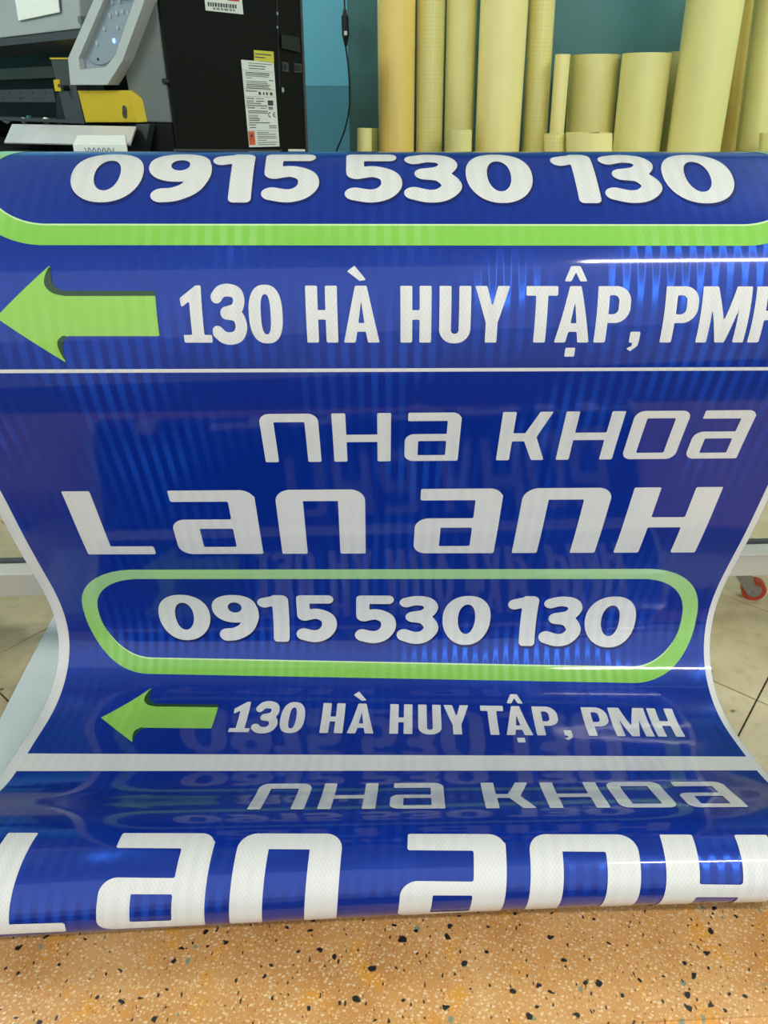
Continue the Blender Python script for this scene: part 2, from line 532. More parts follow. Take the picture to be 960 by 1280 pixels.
def theta(v, K):
    if v < 0:
        t = min(1.0, -v / 0.16)
        return K[0] + (94 - K[0]) * (t * (2 - t))
    t = v / VM * (KN - 1); k = min(int(t), KN - 2); t -= k
    w = (-.5 * t + t * t - .5 * t ** 3, 1 - 2.5 * t * t + 1.5 * t ** 3, .5 * t + 2 * t * t - 1.5 * t ** 3, -.5 * t * t + .5 * t ** 3)
    r = sum(ww * K[min(max(j, 0), KN - 1)] for j, ww in zip(range(k - 1, k + 3), w))
    return min(r, 360.0)


def side_curve(s):
    y0, z0, K = TH[s]
    th = np.radians([theta(v, K) for v in VV])
    mid = (th[1:] + th[:-1]) / 2
    Y = np.concatenate([[0], np.cumsum(np.cos(mid)) * DV]); Z = np.concatenate([[0], np.cumsum(np.sin(mid)) * DV])
    Y += y0 - Y[NV0]; Z += z0 - Z[NV0]
    X = (-W / 2 if s == 'L' else W / 2) + 0.00194 - 0.015168 * (VV - .8) - 0.029497 * (VV - .8) ** 2 * (VV > 0) - 0.018878 * (VV <= 0)
    return np.stack([X, Y, Z + CAM_Z], 1)


CL, CR = side_curve('L'), side_curve('R')
DL = np.gradient(CL, DV, axis=0); DR = np.gradient(CR, DV, axis=0)


def interp(C, v):
    return np.stack([np.interp(v, VV, C[:, i]) for i in range(3)], -1)


def film_pos(u, v, off=0.0):
    u = np.asarray(u, float); v = np.asarray(v, float)
    a, b = interp(CL, v), interp(CR, v)
    t = (u / W)[..., None]
    P = a * (1 - t) + b * t
    if off:
        dv = interp(DL, v) * (1 - t) + interp(DR, v) * t
        n = np.cross(dv, b - a)                       # points to the printed side
        n /= np.linalg.norm(n, axis=-1, keepdims=True)
        P = P + n * off
    return P


film = thing('reflective_sign_film', 'blue reflective film printed with white lettering, draped over the stand down to the step', 'sign film')


def film_sheet():
    NU = 12
    us = np.linspace(0, W, NU + 1)
    U, Vg = np.meshgrid(us, VV)
    A = film_pos(U, Vg); B = film_pos(U, Vg, -0.0012)
    n = A.shape[0]; w = NU + 1
    verts = np.concatenate([A.reshape(-1, 3), B.reshape(-1, 3)])
    uv = np.concatenate([np.stack([U, Vg], -1).reshape(-1, 2)] * 2)
    F = []; mi = []
    N = n * w
    for i in range(n - 1):
        for j in range(NU):
            a = i * w + j
            F.append((a, a + w, a + w + 1, a + 1)); mi.append(0)
            F.append((N + a, N + a + 1, N + a + w + 1, N + a + w)); mi.append(1)
    for i in range(n - 1):
        for j in (0, NU):
            a = i * w + j
            F.append((a, a + w, N + a + w, N + a)); mi.append(1)
    for i in (0, n - 1):
        for j in range(NU):
            a = i * w + j
            F.append((a, a + 1, N + a + 1, N + a)); mi.append(1)
    o = data_obj('film_sheet', verts, F, M['blue'], film, True, uv)
    o.data.materials.append(M['backing'])
    o.data.polygons.foreach_set('material_index', mi)
    smooth_by_angle(o, 50)
    o['label'] = 'glossy blue reflective film with pale backing'
    return o


film_sheet()


def strip(name, u0, u1, v0, v1, off, mat, parent=film, nu=1, label=None):
    n = max(2, int((v1 - v0) / DV))
    us = np.linspace(u0, u1, nu + 1); vs = np.linspace(v0, v1, n + 1)
    U, Vg = np.meshgrid(us, vs)
    P = film_pos(U, Vg, off).reshape(-1, 3); w = nu + 1
    F = [(i * w + j, (i + 1) * w + j, (i + 1) * w + j + 1, i * w + j + 1) for i in range(n) for j in range(nu)]
    o = data_obj(name, P, F, mat, parent, True, np.stack([U, Vg], -1).reshape(-1, 2))
    if label:
        o['label'] = label
    return o


# --- signed distance drawing of the print
def sd_box(U, V, x0, x1, y0, y1, r=0.0, rs=None):
    """rs = radii (tl, tr, br, bl)"""
    cx, cy = (x0 + x1) / 2, (y0 + y1) / 2
    X = U - cx; Y = V - cy
    if rs is not None:
        R = np.where(X < 0, np.where(Y < 0, rs[0], rs[3]), np.where(Y < 0, rs[1], rs[2]))
    else:
        R = r
    qx = np.abs(X) - (x1 - x0) / 2 + R; qy = np.abs(Y) - (y1 - y0) / 2 + R
    return np.minimum(np.maximum(qx, qy), 0) + np.hypot(np.maximum(qx, 0), np.maximum(qy, 0)) - R


def sd_ell(U, V, x0, x1, y0, y1, p=2.0):
    cx, cy, rx, ry = (x0 + x1) / 2, (y0 + y1) / 2, (x1 - x0) / 2, (y1 - y0) / 2
    return ((np.abs((U - cx) / rx) ** p + np.abs((V - cy) / ry) ** p) ** (1 / p) - 1) * min(rx, ry)


def sd_poly(U, V, pts):
    d = np.full(U.shape, 1e9); inside = np.zeros(U.shape, bool)
    n = len(pts)
    for i in range(n):
        ax, ay = pts[i]; bx, by = pts[(i + 1) % n]
        ex, ey = bx - ax, by - ay
        t = np.clip(((U - ax) * ex + (V - ay) * ey) / (ex * ex + ey * ey + 1e-18), 0, 1)
        d = np.minimum(d, np.hypot(U - ax - t * ex, V - ay - t * ey))
        if ey != 0:
            c = ((ay > V) != (by > V)) & (U < ex * (V - ay) / ey + ax)
            inside ^= c
    return np.where(inside, -d, d)


def catmull(pts, n=8):
    P = [np.array(p, float) for p in pts]; out = []
    for i in range(len(P) - 1):
        a, b, c, d = P[max(i - 1, 0)], P[i], P[i + 1], P[min(i + 2, len(P) - 1)]
        for k in range(n):
            t = k / n
            out.append(0.5 * (2 * b + (c - a) * t + (2 * a - 5 * b + 4 * c - d) * t * t + (3 * b - a - 3 * c + d) * t ** 3))
    out.append(P[-1])
    return out


def sd_stroke(U, V, pts, r, sy=1.0):
    """round-ended stroke along a smooth path; sy > 1 thins the strokes that run across"""
    path = catmull(pts)
    d = np.full(U.shape, 1e9)
    for (ax, ay), (bx, by) in zip(path[:-1], path[1:]):
        ay, by, VV_ = ay * sy, by * sy, V * sy
        ex, ey = bx - ax, by - ay
        t = np.clip(((U - ax) * ex + (VV_ - ay) * ey) / (ex * ex + ey * ey + 1e-18), 0, 1)
        d = np.minimum(d, np.hypot(U - ax - t * ex, VV_ - ay - t * ey))
    return d - r


def mn(*a):
    r = a[0]
    for b in a[1:]:
        r = np.minimum(r, b)
    return r


# phone digits, rounded heavy face
def g_phone(ch, U, V, x0, x1, y0, y1):
    w, h = x1 - x0, y1 - y0
    X = lambda f: x0 + f * w
    Y = lambda f: y0 + f * h
    q = lambda L: [(X(a), Y(b)) for a, b in L]
    if ch == '0':
        return np.maximum(sd_ell(U, V, x0, x1, y0, y1, 2.15), -sd_ell(U, V, x0 + .32 * w, x1 - .32 * w, y0 + .20 * h, y1 - .20 * h, 2.1))
    if ch == '9':
        bowl = np.maximum(sd_ell(U, V, x0, x0 + .98 * w, y0, y0 + .64 * h, 2.2), -sd_ell(U, V, x0 + .35 * w, x0 + .65 * w, y0 + .185 * h, y0 + .42 * h, 2.1))
        tail = sd_stroke(U, V, q([(.83, .34), (.835, .52), (.72, .74), (.5, .855), (.29, .88)]), .0145, 1.12)
        return mn(bowl, tail)
    if ch == '1':
        return mn(sd_box(U, V, X(.46), X(1), Y(.0), Y(1), rs=(.004, .013, .007, .007)),
                  sd_stroke(U, V, q([(.2, .185), (.45, .15), (.75, .115)]), .0125, 1.0))
    if ch == '5':
        return mn(sd_box(U, V, X(.01), X(.92), Y(0), Y(.2), rs=(.008, .01, .01, .003)),
                  sd_box(U, V, X(.01), X(.33), Y(0), Y(.56), rs=(.008, .002, .004, .014)),
                  sd_stroke(U, V, q([(.2, .47), (.5, .43), (.76, .52), (.81, .69), (.68, .83), (.45, .885), (.17, .85)]), .0138, 1.14))
    if ch == '3':
        return mn(sd_stroke(U, V, q([(.19, .16), (.42, .115), (.68, .15), (.79, .28), (.66, .42), (.36, .475)]), .0128, 1.08),
                  sd_stroke(U, V, q([(.36, .475), (.66, .52), (.82, .70), (.66, .85), (.42, .885), (.16, .835)]), .0134, 1.12))


# address capitals, condensed bold face
def g_addr(ch, U, V, x0, x1, y0, y1):
    w, h = x1 - x0, y1 - y0
    X = lambda f: x0 + f * w
    Y = lambda f: y0 + f * h
    q = lambda L: [(X(a), Y(b)) for a, b in L]
    st = .0152
    if ch == '0':
        return np.maximum(sd_ell(U, V, x0, x1, y0 - .001, y1 + .001, 2.5), -sd_ell(U, V, x0 + st, x1 - st, y0 + .15 * h, y1 - .15 * h, 2.6))
    if ch == '1':
        return mn(sd_poly(U, V, q([(0.0, .22), (.56, 0.0), (.74, 0), (.74, 1), (.32, 1), (.32, .27), (0.03, .38)])),
                  sd_box(U, V, X(.02), X(1.0), Y(.86), Y(1)))
    if ch == '3':
        return mn(sd_stroke(U, V, q([(.13, .20), (.27, .105), (.5, .08), (.74, .13), (.80, .27), (.70, .41), (.40, .475)]), .0072, .92),
                  sd_stroke(U, V, q([(.40, .475), (.72, .52), (.83, .70), (.72, .87), (.48, .925), (.26, .90), (.1, .81)]), .0074, .92))
    if ch == 'H':
        return mn(sd_box(U, V, x0, x0 + st, y0, y1), sd_box(U, V, x1 - st, x1, y0, y1), sd_box(U, V, x0 + .003, x1 - .003, Y(.42), Y(.585)))
    if ch == 'U':
        o = sd_box(U, V, x0, x1, y0 - .03, y1 + .001, rs=(0, 0, .019, .019))
        i = sd_box(U, V, x0 + st, x1 - st, y0 - .05, y1 - .0115, rs=(0, 0, .0048, .0048))
        return np.maximum(np.maximum(o, -i), y0 - V)
    if ch == 'Y':
        return mn(sd_poly(U, V, q([(0, 0), (.345, 0), (.5, .36), (.655, 0), (1, 0), (.67, .64), (.67, 1), (.33, 1), (.33, .64)])))
    if ch == 'T':
        return mn(sd_box(U, V, x0, x1, y0, Y(.165)), sd_box(U, V, X(.31), X(.69), y0, y1))
    if ch == 'A':
        o = sd_poly(U, V, q([(.34, 0), (.66, 0), (1, 1), (.675, 1), (.62, .80), (.38, .80), (.325, 1), (0, 1)]))
        i = sd_poly(U, V, q([(.5, .26), (.585, .645), (.415, .645)]))
        return np.maximum(o, -i)
    if ch == 'P':
        o = sd_box(U, V, x0, x1, y0, Y(.64), rs=(0, .019, .019, 0))
        i = sd_box(U, V, x0 + st, x1 - st, Y(.155), Y(.485), rs=(0, .007, .007, 0))
        return mn(np.maximum(o, -i), sd_box(U, V, x0, x0 + st, y0, y1))
    if ch == 'M':
        s = st / w
        return sd_poly(U, V, q([(0, 0), (.31, 0), (.5, .60), (.69, 0), (1, 0), (1, 1), (1 - s * .95, 1), (1 - s * .95, .38), (.60, 1), (.40, 1), (s * .95, .38), (s * .95, 1), (0, 1)]))
    if ch == ',':
        return mn(sd_box(U, V, x0, x1, y0, y0 + .0145), sd_poly(U, V, [(x0 + .004, y0 + .012), (x1, y0 + .012), (x1 - .001, y0 + .019), (x0 + .004, y1), (x0 - .002, y1 - .004), (x0 + .005, y0 + .019)]))


# wide techno capitals of the clinic name; st = stem width
def g_tech(ch, U, V, x0, x1, y0, y1, st):
    w, h = x1 - x0, y1 - y0
    Y = lambda f: y0 + f * h
    r = .15 * h
    if ch == 'L':
        return mn(sd_box(U, V, x0, x0 + st, y0, y1), sd_box(U, V, x0, x1, Y(.86), y1))
    if ch == 'n':
        o = sd_box(U, V, x0, x1, y0, y1 + .05, rs=(r * 1.1, r * 1.1, 0, 0)); i = sd_box(U, V, x0 + st, x1 - st, Y(.165), y1 + .06)
        return np.maximum(np.maximum(o, -i), V - y1)
    if ch == 'H':
        return mn(sd_box(U, V, x0, x0 + st, y0, y1), sd_box(U, V, x1 - st, x1, y0, y1), sd_box(U, V, x0 + .002, x1 - .002, Y(.43), Y(.585)))
    if ch == 'a':
        topb = sd_box(U, V, x0 + .05 * w, x1, y0, Y(.165), rs=(0, r, 0, 0))
        stem = sd_box(U, V, x1 - st, x1, y0, y1, rs=(0, r, 0, 0))
        bo = sd_box(U, V, x0, x1, Y(.43), y1, rs=(r, 0, 0, r)); bi = sd_box(U, V, x0 + st, x1 - st, Y(.575), Y(.875))
        return mn(topb, stem, np.maximum(bo, -bi))
    if ch == 'O':
        o = sd_box(U, V, x0, x1, y0, y1, rs=(r, r, r, r)); i = sd_box(U, V, x0 + st, x1 - st, Y(.15), Y(.865))
        return np.maximum(o, -i)
    if ch == 'K':
        X = lambda f: x0 + f * w
        return mn(sd_box(U, V, x0, x0 + st, y0, y1), sd_box(U, V, x0 + .002, X(.62), Y(.43), Y(.60)),
                  sd_poly(U, V, [(X(.74), y0), (X(1.0), y0), (X(.76), Y(.515)), (X(1.0), y1), (X(.735), y1), (X(.50), Y(.56)), (X(.50), Y(.46))]))


def draw(name, f, u0, u1, v0, v1, h, off, mat, parent=film, label=None):
    nu = int(math.ceil((u1 - u0) / h)); nv = int(math.ceil((v1 - v0) / h))
    us = u0 + np.arange(nu + 1) * h; vs = v0 + np.arange(nv + 1) * h
    U, Vg = np.meshgrid(us, vs)
    D = f(U, Vg)
    ins = D < 0
    pts = []; idx = {}

    def gv(i, j):
        k = (i, j)
        if k not in idx:
            idx[k] = len(pts); pts.append((us[j], vs[i]))
        return idx[k]

    def ev(a, b):
        k = (a, b) if a < b else (b, a)
        if k not in idx:
            (i0, j0), (i1, j1) = k
            d0, d1 = D[i0, j0], D[i1, j1]; t = d0 / (d0 - d1)
            idx[k] = len(pts)
            pts.append((us[j0] + (us[j1] - us[j0]) * t, vs[i0] + (vs[i1] - vs[i0]) * t))
        return idx[k]
    F = []
    cnt = ins[:-1, :-1].astype(int) + ins[1:, :-1] + ins[:-1, 1:] + ins[1:, 1:]
    for i, j in zip(*np.nonzero(cnt)):
        cs = [(i, j), (i + 1, j), (i + 1, j + 1), (i, j + 1)]
        poly = []
        for a in range(4):
            p, n_ = cs[a], cs[(a + 1) % 4]
            if ins[p]:
                poly.append(gv(*p))
            if ins[p] != ins[n_]:
                poly.append(ev(p, n_))
        if len(poly) >= 3:
            F.append(poly)
    pts = np.array(pts)
    P = film_pos(pts[:, 0], pts[:, 1], off)
    o = data_obj(name, P, F, mat, parent, True, pts)
    if label:
        o['label'] = label
    return o


PA, PC = 0.81243, 0.82698
PHONE = [('0', .1955, .290), ('9', .2955, .379), ('1', .381, .436), ('5', .450, .524), ('5', .559, .634), ('3', .637, .713),
         ('0', .7195, .808), ('1', .839, .893), ('3', .901, .978), ('0', .983, 1.0765)]
ADDR = [('1', .3475, .3845), ('3', .3885, .4305), ('0', .434, .477), ('H', .507, .5472), ('A', .5545, .6008), ('H', .628, .6678),
        ('U', .678, .7185), ('Y', .7235, .768), ('T', .789, .8297), ('A', .8290, .8748), ('P', .881, .9240), ('P', .9685, 1.0118),
        ('M', 1.0160, 1.0795), ('H', 1.085, 1.1305)]
NAME1 = [(c, a - .0065 * (a - .43) / .71, b - .0065 * (b - .43) / .71) for c, a, b in [('n', .4303, .5137), ('H', .533, .6175), ('a', .638, .7187), ('K', .777, .8494), ('H', .868, .954), ('O', .9685, 1.0498), ('a', 1.0655, 1.1462)]]
NAME2 = [('L', .1115, .2245), ('a', .2655, .4045), ('n', .4366, .5767), ('a', .657, .7935), ('n', .8245, .966), ('H', .9985, 1.1385)]


def text_line(name, label):
    e = bpy.data.objects.new(name, None); COL.objects.link(e); e.parent = film
    e.empty_display_size = .05
    e['label'] = label
    return e


def letter(name, f, x0, x1, y0, y1, h, off, mat, parent):
    return draw(name, f, x0 - h * 1.5, x1 + h * 1.5, y0 - h * 1.5, y1 + h * 1.5, h, off, mat, parent)


def sign_print(o, name=True, info=True, which=''):
    if name:
        for chars, y0, y1, st, h, lab in ((NAME1, o - .3339, o - .2430, .0195, .0021, 'upper smaller line of white techno lettering'),
                                          (NAME2, o - .1863, o - .0395, .0425, .0026, 'large white techno lettering')):
            e = text_line('clinic_name', lab)
            for c, a, b in chars:
                letter('letter', lambda U, V: g_tech(c, U, V, a, b, y0, y1, st), a, b, y0, y1, h, .0006, M['white'], e)
    if info:
        o -= .0105
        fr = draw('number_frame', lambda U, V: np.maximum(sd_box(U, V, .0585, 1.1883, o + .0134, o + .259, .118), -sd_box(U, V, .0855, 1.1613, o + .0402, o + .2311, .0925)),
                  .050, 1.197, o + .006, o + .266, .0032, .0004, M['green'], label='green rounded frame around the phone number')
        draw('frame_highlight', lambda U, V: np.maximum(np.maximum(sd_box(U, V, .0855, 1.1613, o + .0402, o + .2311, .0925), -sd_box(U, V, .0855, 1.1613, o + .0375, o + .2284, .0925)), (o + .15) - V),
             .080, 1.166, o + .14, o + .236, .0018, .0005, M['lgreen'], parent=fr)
        e = text_line('phone_number', 'white rounded digits with a navy printed shadow')
        y0, y1 = o + .0851, o + .1937
        for c, a, b in PHONE:
            letter('digit', lambda U, V: g_phone(c, U, V, a, b, y0, y1), a, b, y0, y1, .0019, .0007, M['white'], e)
            letter('digit_shadow', lambda U, V: g_phone(c, U - .0015, V - .0036, a, b, y0, y1) - .001, a - .002, b + .005, y0, y1 + .007, .0026, .0004, M['navy'], e)
        e = text_line('address', 'white condensed address lettering')
        y0, y1 = o + .3103, o + .3814
        h = .0016
        for c, a, b in ADDR:
            letter('letter', lambda U, V: g_addr(c, U, V, a, b, y0, y1), a, b, y0, y1, h, .0007, M['white'], e)
        letter('comma', lambda U, V: g_addr(',', U, V, .928, .9412, o + .367, o + .3935), .925, .9415, o + .366, o + .395, h, .0007, M['white'], e)
        gr = [(.5605, o + .2925), (.5700, o + .2855), (.5845, o + .3030), (.5765, o + .3045)]
        letter('grave_accent', lambda U, V: sd_poly(U, V, gr), .558, .587, o + .284, o + .306, h, .0007, M['white'], e)
        ci = [(.8375, o + .3045), (.8455, o + .2855), (.8575, o + .2855), (.8665, o + .3045), (.8575, o + .3045), (.8518, o + .2935), (.8460, o + .3045)]
        letter('circumflex_accent', lambda U, V: sd_poly(U, V, ci), .835, .868, o + .284, o + .306, h, .0007, M['white'], e)
        letter('dot_accent', lambda U, V: sd_box(U, V, .8455, .8585, o + .3885, o + .4010), .844, .86, o + .387, o + .402, h, .0007, M['white'], e)
        up = catmull([(.1862, .285), (.1868, .300), (.1900, .311), (.200, .3172)], 6)
        dnc = catmull([(.200, .373), (.1935, .379), (.1895, .391), (.1900, .4082)], 6)
        sh = lambda L: [(a, b + o) for a, b in L]
        outline = sh([(.1126, .3500)] + [tuple(p) for p in up] + [(.317, .3172), (.317, .373)] + [tuple(p) for p in dnc])
        ar = draw('direction_arrow', lambda U, V: sd_poly(U, V, outline), .105, .325, o + .278, o + .415, .002, .0006, M['green2'], label='green arrow pointing left')
        upi = catmull([(.203, .3235), (.188, .320), (.1785, .3105), (.1795, .298), (.1862, .285)], 6)
        d1 = sh([tuple(p) for p in up] + [(.317, .3172), (.317, .3232)] + [tuple(p) for p in upi][:-1])
        dni = catmull([(.1900, .4082), (.1850, .392), (.1850, .380), (.193, .3725)], 6)
        d2 = sh([tuple(p) for p in dnc] + [tuple(p) for p in dni][1:])
        for d_ in (d1, d2):
            draw('arrow_shade', lambda U, V: sd_poly(U, V, d_), .17, .325, o + .278, o + .415, .0015, .0009, M['dgreen'], parent=ar, label='dark green printed edge of the arrow')


strip('border_strip', .0004, .0205, V0 + .002, V1 - .002, .0003, M['white'], label='white margin of the film')
strip('border_strip', W - .0115, W - .0004, V0 + .002, V1 - .002, .0003, M['white'], label='white margin of the film')
strip('divider_line', .0205, W - .0115, PA - .4030 - .0026, PA - .4030 + .0026, .0005, M['white'], nu=12, label='thin white line between two signs')
strip('divider_band', .0205, W - .0115, PA + PC - .4030, PA + PC - .3659, .0005, M['white'], nu=12, label='broad white band between two signs')
sign_print(0.0, name=False)
sign_print(PA)
sign_print(PA + PC, info=False)

# ------------------------------------------------------------------ stand under the film
stand = thing('film_stand', 'pale grey machine stand with red wheeled casters under the draped film', 'machine', (0, 0, 0))
CM = (CL + CR) / 2
DM = np.gradient(CM, DV, axis=0)
prof = []
for v in np.linspace(-0.16, 0.50, 40):
    P = np.array([np.interp(v, VV, CM[:, i]) for i in range(3)]); T = np.array([np.interp(v, VV, DM[:, i]) for i in range(3)])
    T /= np.linalg.norm(T)
    n = np.array([0, T[2], -T[1]])      # printed side in the y-z plane
    if n[1] > 0 and v > .3:
        n = -n
    n = n / np.linalg.norm(n)
    prof.append(P - n * 0.030 if (n @ (P - np.array([0, 1.12, CAM_Z - .25])) > 0) else P + n * 0.030)
poly = [(p[1], p[2]) for p in prof]
poly = [(y, z) for y, z in poly if z > CAM_Z - .36]
zb = CAM_Z - .37
poly = [(poly[0][0], zb)] + poly + [(poly[-1][0], zb)]
prism('curved_bed', [Vector((-1.02, y, z)) for y, z in poly], (2.04, 0, 0), M['mwhite'], stand)
yl = lambda x: 1.355 + (x - .03) * 0.051     # rail front line, slightly skewed as in the photograph
ra = math.atan(0.051)
for xx in (-1.06, 1.06):
    yy = yl(xx)
    box('upright', xx - .03, xx + .03, 1.10, 1.19, .45, .74, M['mwhite'], stand, bevel=.004)
    prism('leg', [Vector((xx - .03, 1.11, .5)), Vector((xx + .03, 1.11, .5)), Vector((xx + .03, yy + .045, .15)), Vector((xx - .03, yy + .045, .15))], (0, .05, 0.0), M['mwhite'], stand)
    box('end_cover', xx - .04, xx + .04, .98, 1.20, .70, 1.035, M['mgrey'], stand, bevel=.012)
bm = bmesh.new(); add_box(bm, -1.10, 1.10, 0, .048, .118, .178)
rail = mesh_obj('base_rail', bm, M['mwhite'], stand, bevel=.002)
rail.location = (.03, 1.355, 0); rail.rotation_euler = (0, 0, ra)
bm = bmesh.new(); add_box(bm, -1.10, 1.10, .048, .062, .150, .184)
lip = mesh_obj('rail_lip', bm, M['mgrey'], stand)
lip.location = (.03, 1.355, 0); lip.rotation_euler = (0, 0, ra)


def caster(x, y, rz):
    c = bpy.data.objects.new('caster', None); COL.objects.link(c); c.parent = stand
    c.location = (x, y, 0); c.rotation_euler = (0, 0, rz)
    bm = bmesh.new(); add_tube(bm, (0, -.011, .029), (0, .011, .029), .029, 28)
    w = mesh_obj('wheel', bm, M['redwheel'], c, bevel=0); smooth_by_angle(w)
    w['label'] = 'red caster wheel'
    tube('hub', (0, -.0125, .029), (0, .0125, .029), .018, M['steel'], c, 20)
    bm = bmesh.new()
    for s in (-1, 1):
        add_prism(bm, [Vector((-.014, s * .0145, .020)), Vector((.014, s * .0145, .020)), Vector((-.022, s * .0145, .085)), Vector((-.066, s * .0145, .085))], (0, s * .003, 0))
    add_box(bm, -.066, -.020, -.0175, .0175, .083, .089)
    mesh_obj('fork', bm, M['steel'], c)
    tube('swivel', (-.043, 0, .088), (-.043, 0, .1185), .011, M['steel'], c, 16)
    tube('axle', (0, -.020, .029), (0, .020, .029), .005, M['steel'], c, 12)


cp = at_z(940, 750, 0.0)
caster(cp.x, cp.y + .01, math.radians(-15))
caster(-.98, yl(-.98) + .03, math.radians(200))

# pale sheet on the tiles beside the film
p0 = at_z(-60, 1030, 0.004); p1 = at_z(0, 905, 0.004); p2 = at_z(68, 770, 0.004)
dirv = (p2 - p1).normalized()
bm = bmesh.new()
NS, NL = 10, 14
ya, yb = 0.80, p2.y + .02
for lay in (0, 1):
    pass
rows = []
for i in range(NL + 1):
    y = ya + (yb - ya) * i / NL
    xl = p1.x + dirv.x / dirv.y * (y - p1.y)
    row = []
    for j in range(NS + 1):
        t = j / NS
        x = xl + t * 0.62
        z = 0.0025 + 0.010 * math.exp(-t * 9) * (0.4 + 0.6 * math.sin(3.0 * i / NL) ** 2)
        row.append((x, y, z))
    rows.append(row)
vt = []; ft = []
for dz in (0.0, -0.0016):
    for row in rows:
        for p in row:
            vt.append((p[0], p[1], p[2] + dz))
w_ = NS + 1; nn_ = (NL + 1) * w_
for i in range(NL):
    for j in range(NS):
        a = i * w_ + j
        ft.append((a, a + 1, a + w_ + 1, a + w_)); ft.append((nn_ + a, nn_ + a + w_, nn_ + a + w_ + 1, nn_ + a + 1))
for i in range(NL):
    for j in (0, NS):
        a = i * w_ + j; ft.append((a, a + w_, nn_ + a + w_, nn_ + a))
for j in range(NS):
    for i in (0, NL):
        a = i * w_ + j; ft.append((a, a + 1, nn_ + a + 1, nn_ + a))
ls = data_obj('liner_sheet', vt, ft, M['liner'], None, True)
smooth_by_angle(ls, 50)
tag(ls, 'pale grey liner sheet lying on the tiles beneath the hanging film', 'sheet')

# ------------------------------------------------------------------ wide printer in the background
PY = 2.4
corner = at_y(217, 150, PY)
PROT = math.atan2(-.668, .744)
printer = thing('wide_format_printer', 'grey and black wide format printer with yellow corner cover and control panel', 'printer', (corner.x, corner.y, 0), PROT)
ex = Vector((math.cos(PROT), math.sin(PROT), 0)); ey = Vector((-math.sin(PROT), math.cos(PROT), 0))


def fr(px, py, d=0.0):
    """pixel -> printer-local point on the plane y = d (front face)"""
    r = ray(px, py); o = Vector((0, 0, CAM_Z)) - Vector((corner.x, corner.y, 0))
    t = (d - o.dot(ey)) / r.dot(ey)
    p = o + r * t
    return Vector((p.dot(ex), d, p.z))


def sd(px, py, d=0.0):
    """pixel -> printer-local point on the end face x = d"""
    r = ray(px, py); o = Vector((0, 0, CAM_Z)) - Vector((corner.x, corner.y, 0))
    t = (d - o.dot(ex)) / r.dot(ex)
    p = o + r * t
    return Vector((d, p.dot(ey), p.z))


DEP = sd(385, 186).y
ZB = fr(200, 153).z                      # underside of the grey end housing
ZT = 1.46
PLEN = 2.3
# end housing: grey front, black end panel
gx = fr(160, 100).x
prism('end_housing', [Vector((gx, 0, ZB)), Vector((-.016, 0, ZB)), Vector((-.016, 0, ZT - .04)), Vector((-.03, 0, ZT)), Vector((gx - .03, 0, ZT))], (0, DEP * .25, 0), M['pside'], printer, bevel=.004)
prism('end_panel', [Vector((-.012, .004, .86)), Vector((-.012, DEP, .86)), Vector((-.012, DEP, ZT)), Vector((-.012, .06, ZT)), Vector((-.012, .004, ZT - .05))], (.012, 0, 0), M['pblack'], printer)
box('back_body', -PLEN, -.014, DEP * .45, DEP - .004, .86, ZT - .01, M['pblack'], printer)
box('lower_body', -PLEN, -.014, .05, DEP * .45 - .002, .86, ZB - .075, M['pblack'], printer)
# lid over the carriage bay
l0 = fr(-60, 52, .02); l1 = fr(98, 35, .02)
l0.x = -PLEN
lm = (fr(0, 46, .02).z, fr(98, 35, .02).z, fr(0, 46, .02).x, fr(98, 35, .02).x)
sl = (lm[1] - lm[0]) / (lm[3] - lm[2])
zr = lm[1]; xr = fr(106, 35, .02).x
xl = -PLEN
LD = .022
zl = zr
lid_tilt = 0.02
prism('lid', [Vector((xl, .005, zr - .004)), Vector((xr, .005, zr - .004)), Vector((xr, .03, ZT)), Vector((xl, .03, ZT))], (0, .05, 0), M['pgrey'], printer, bevel=.004)
prism('lid_underside', [Vector((xl, .008, zr - .006)), Vector((xr, .008, zr - .006)), Vector((xr, .10, zr - .03)), Vector((xl, .10, zr - .03))], (0, 0, -.022), M['pdark'], printer)
p = fr(22, 28, .0); q = fr(70, 0, .0)
stk = prism('sticker', [Vector((p.x, .004, p.z + .005)), Vector((q.x, .004, p.z + .012)), Vector((q.x, .010, p.z + .11)), Vector((p.x, .010, p.z + .10))], (0, .003, 0), M['paper'], printer)
stk['label'] = 'white label sticker on the lid'
k = fr(100, 25, -.02)
tube('lid_knob', (k.x, .004, k.z), (k.x, -.022, k.z), .011, M['steel'], printer, 20)
# interior of the bay
xi0, xi1 = -PLEN, fr(90, 100, .1).x
a = fr(0, 86, .14); b = fr(0, 100, .14)
box('guide_rail', xi0, xi1, .14, .17, b.z, a.z, M['olive'], printer, bevel=.002)
a = fr(20, 112, .08); b = fr(20, 128, .08)
box('media_bar', xi0, fr(68, 120, .08).x, .08, .12, b.z, a.z, M['pdark'], printer, bevel=.002)
for px in (12, 26, 41, 56):
    k = fr(px, 116, .079); tube('bar_hole', (k.x, .0785, k.z), (k.x, .084, k.z), .003, M['black'], printer, 10)
for px in (3, 24, 28, 45, 50):
    k = fr(px, 123, .079); tube('bar_hole', (k.x, .0785, k.z), (k.x, .084, k.z), .0028, M['black'], printer, 10)
box('bay_shadow_wall', xi0, xi1, .22, .24, ZB - .02, zr, M['black'], printer)
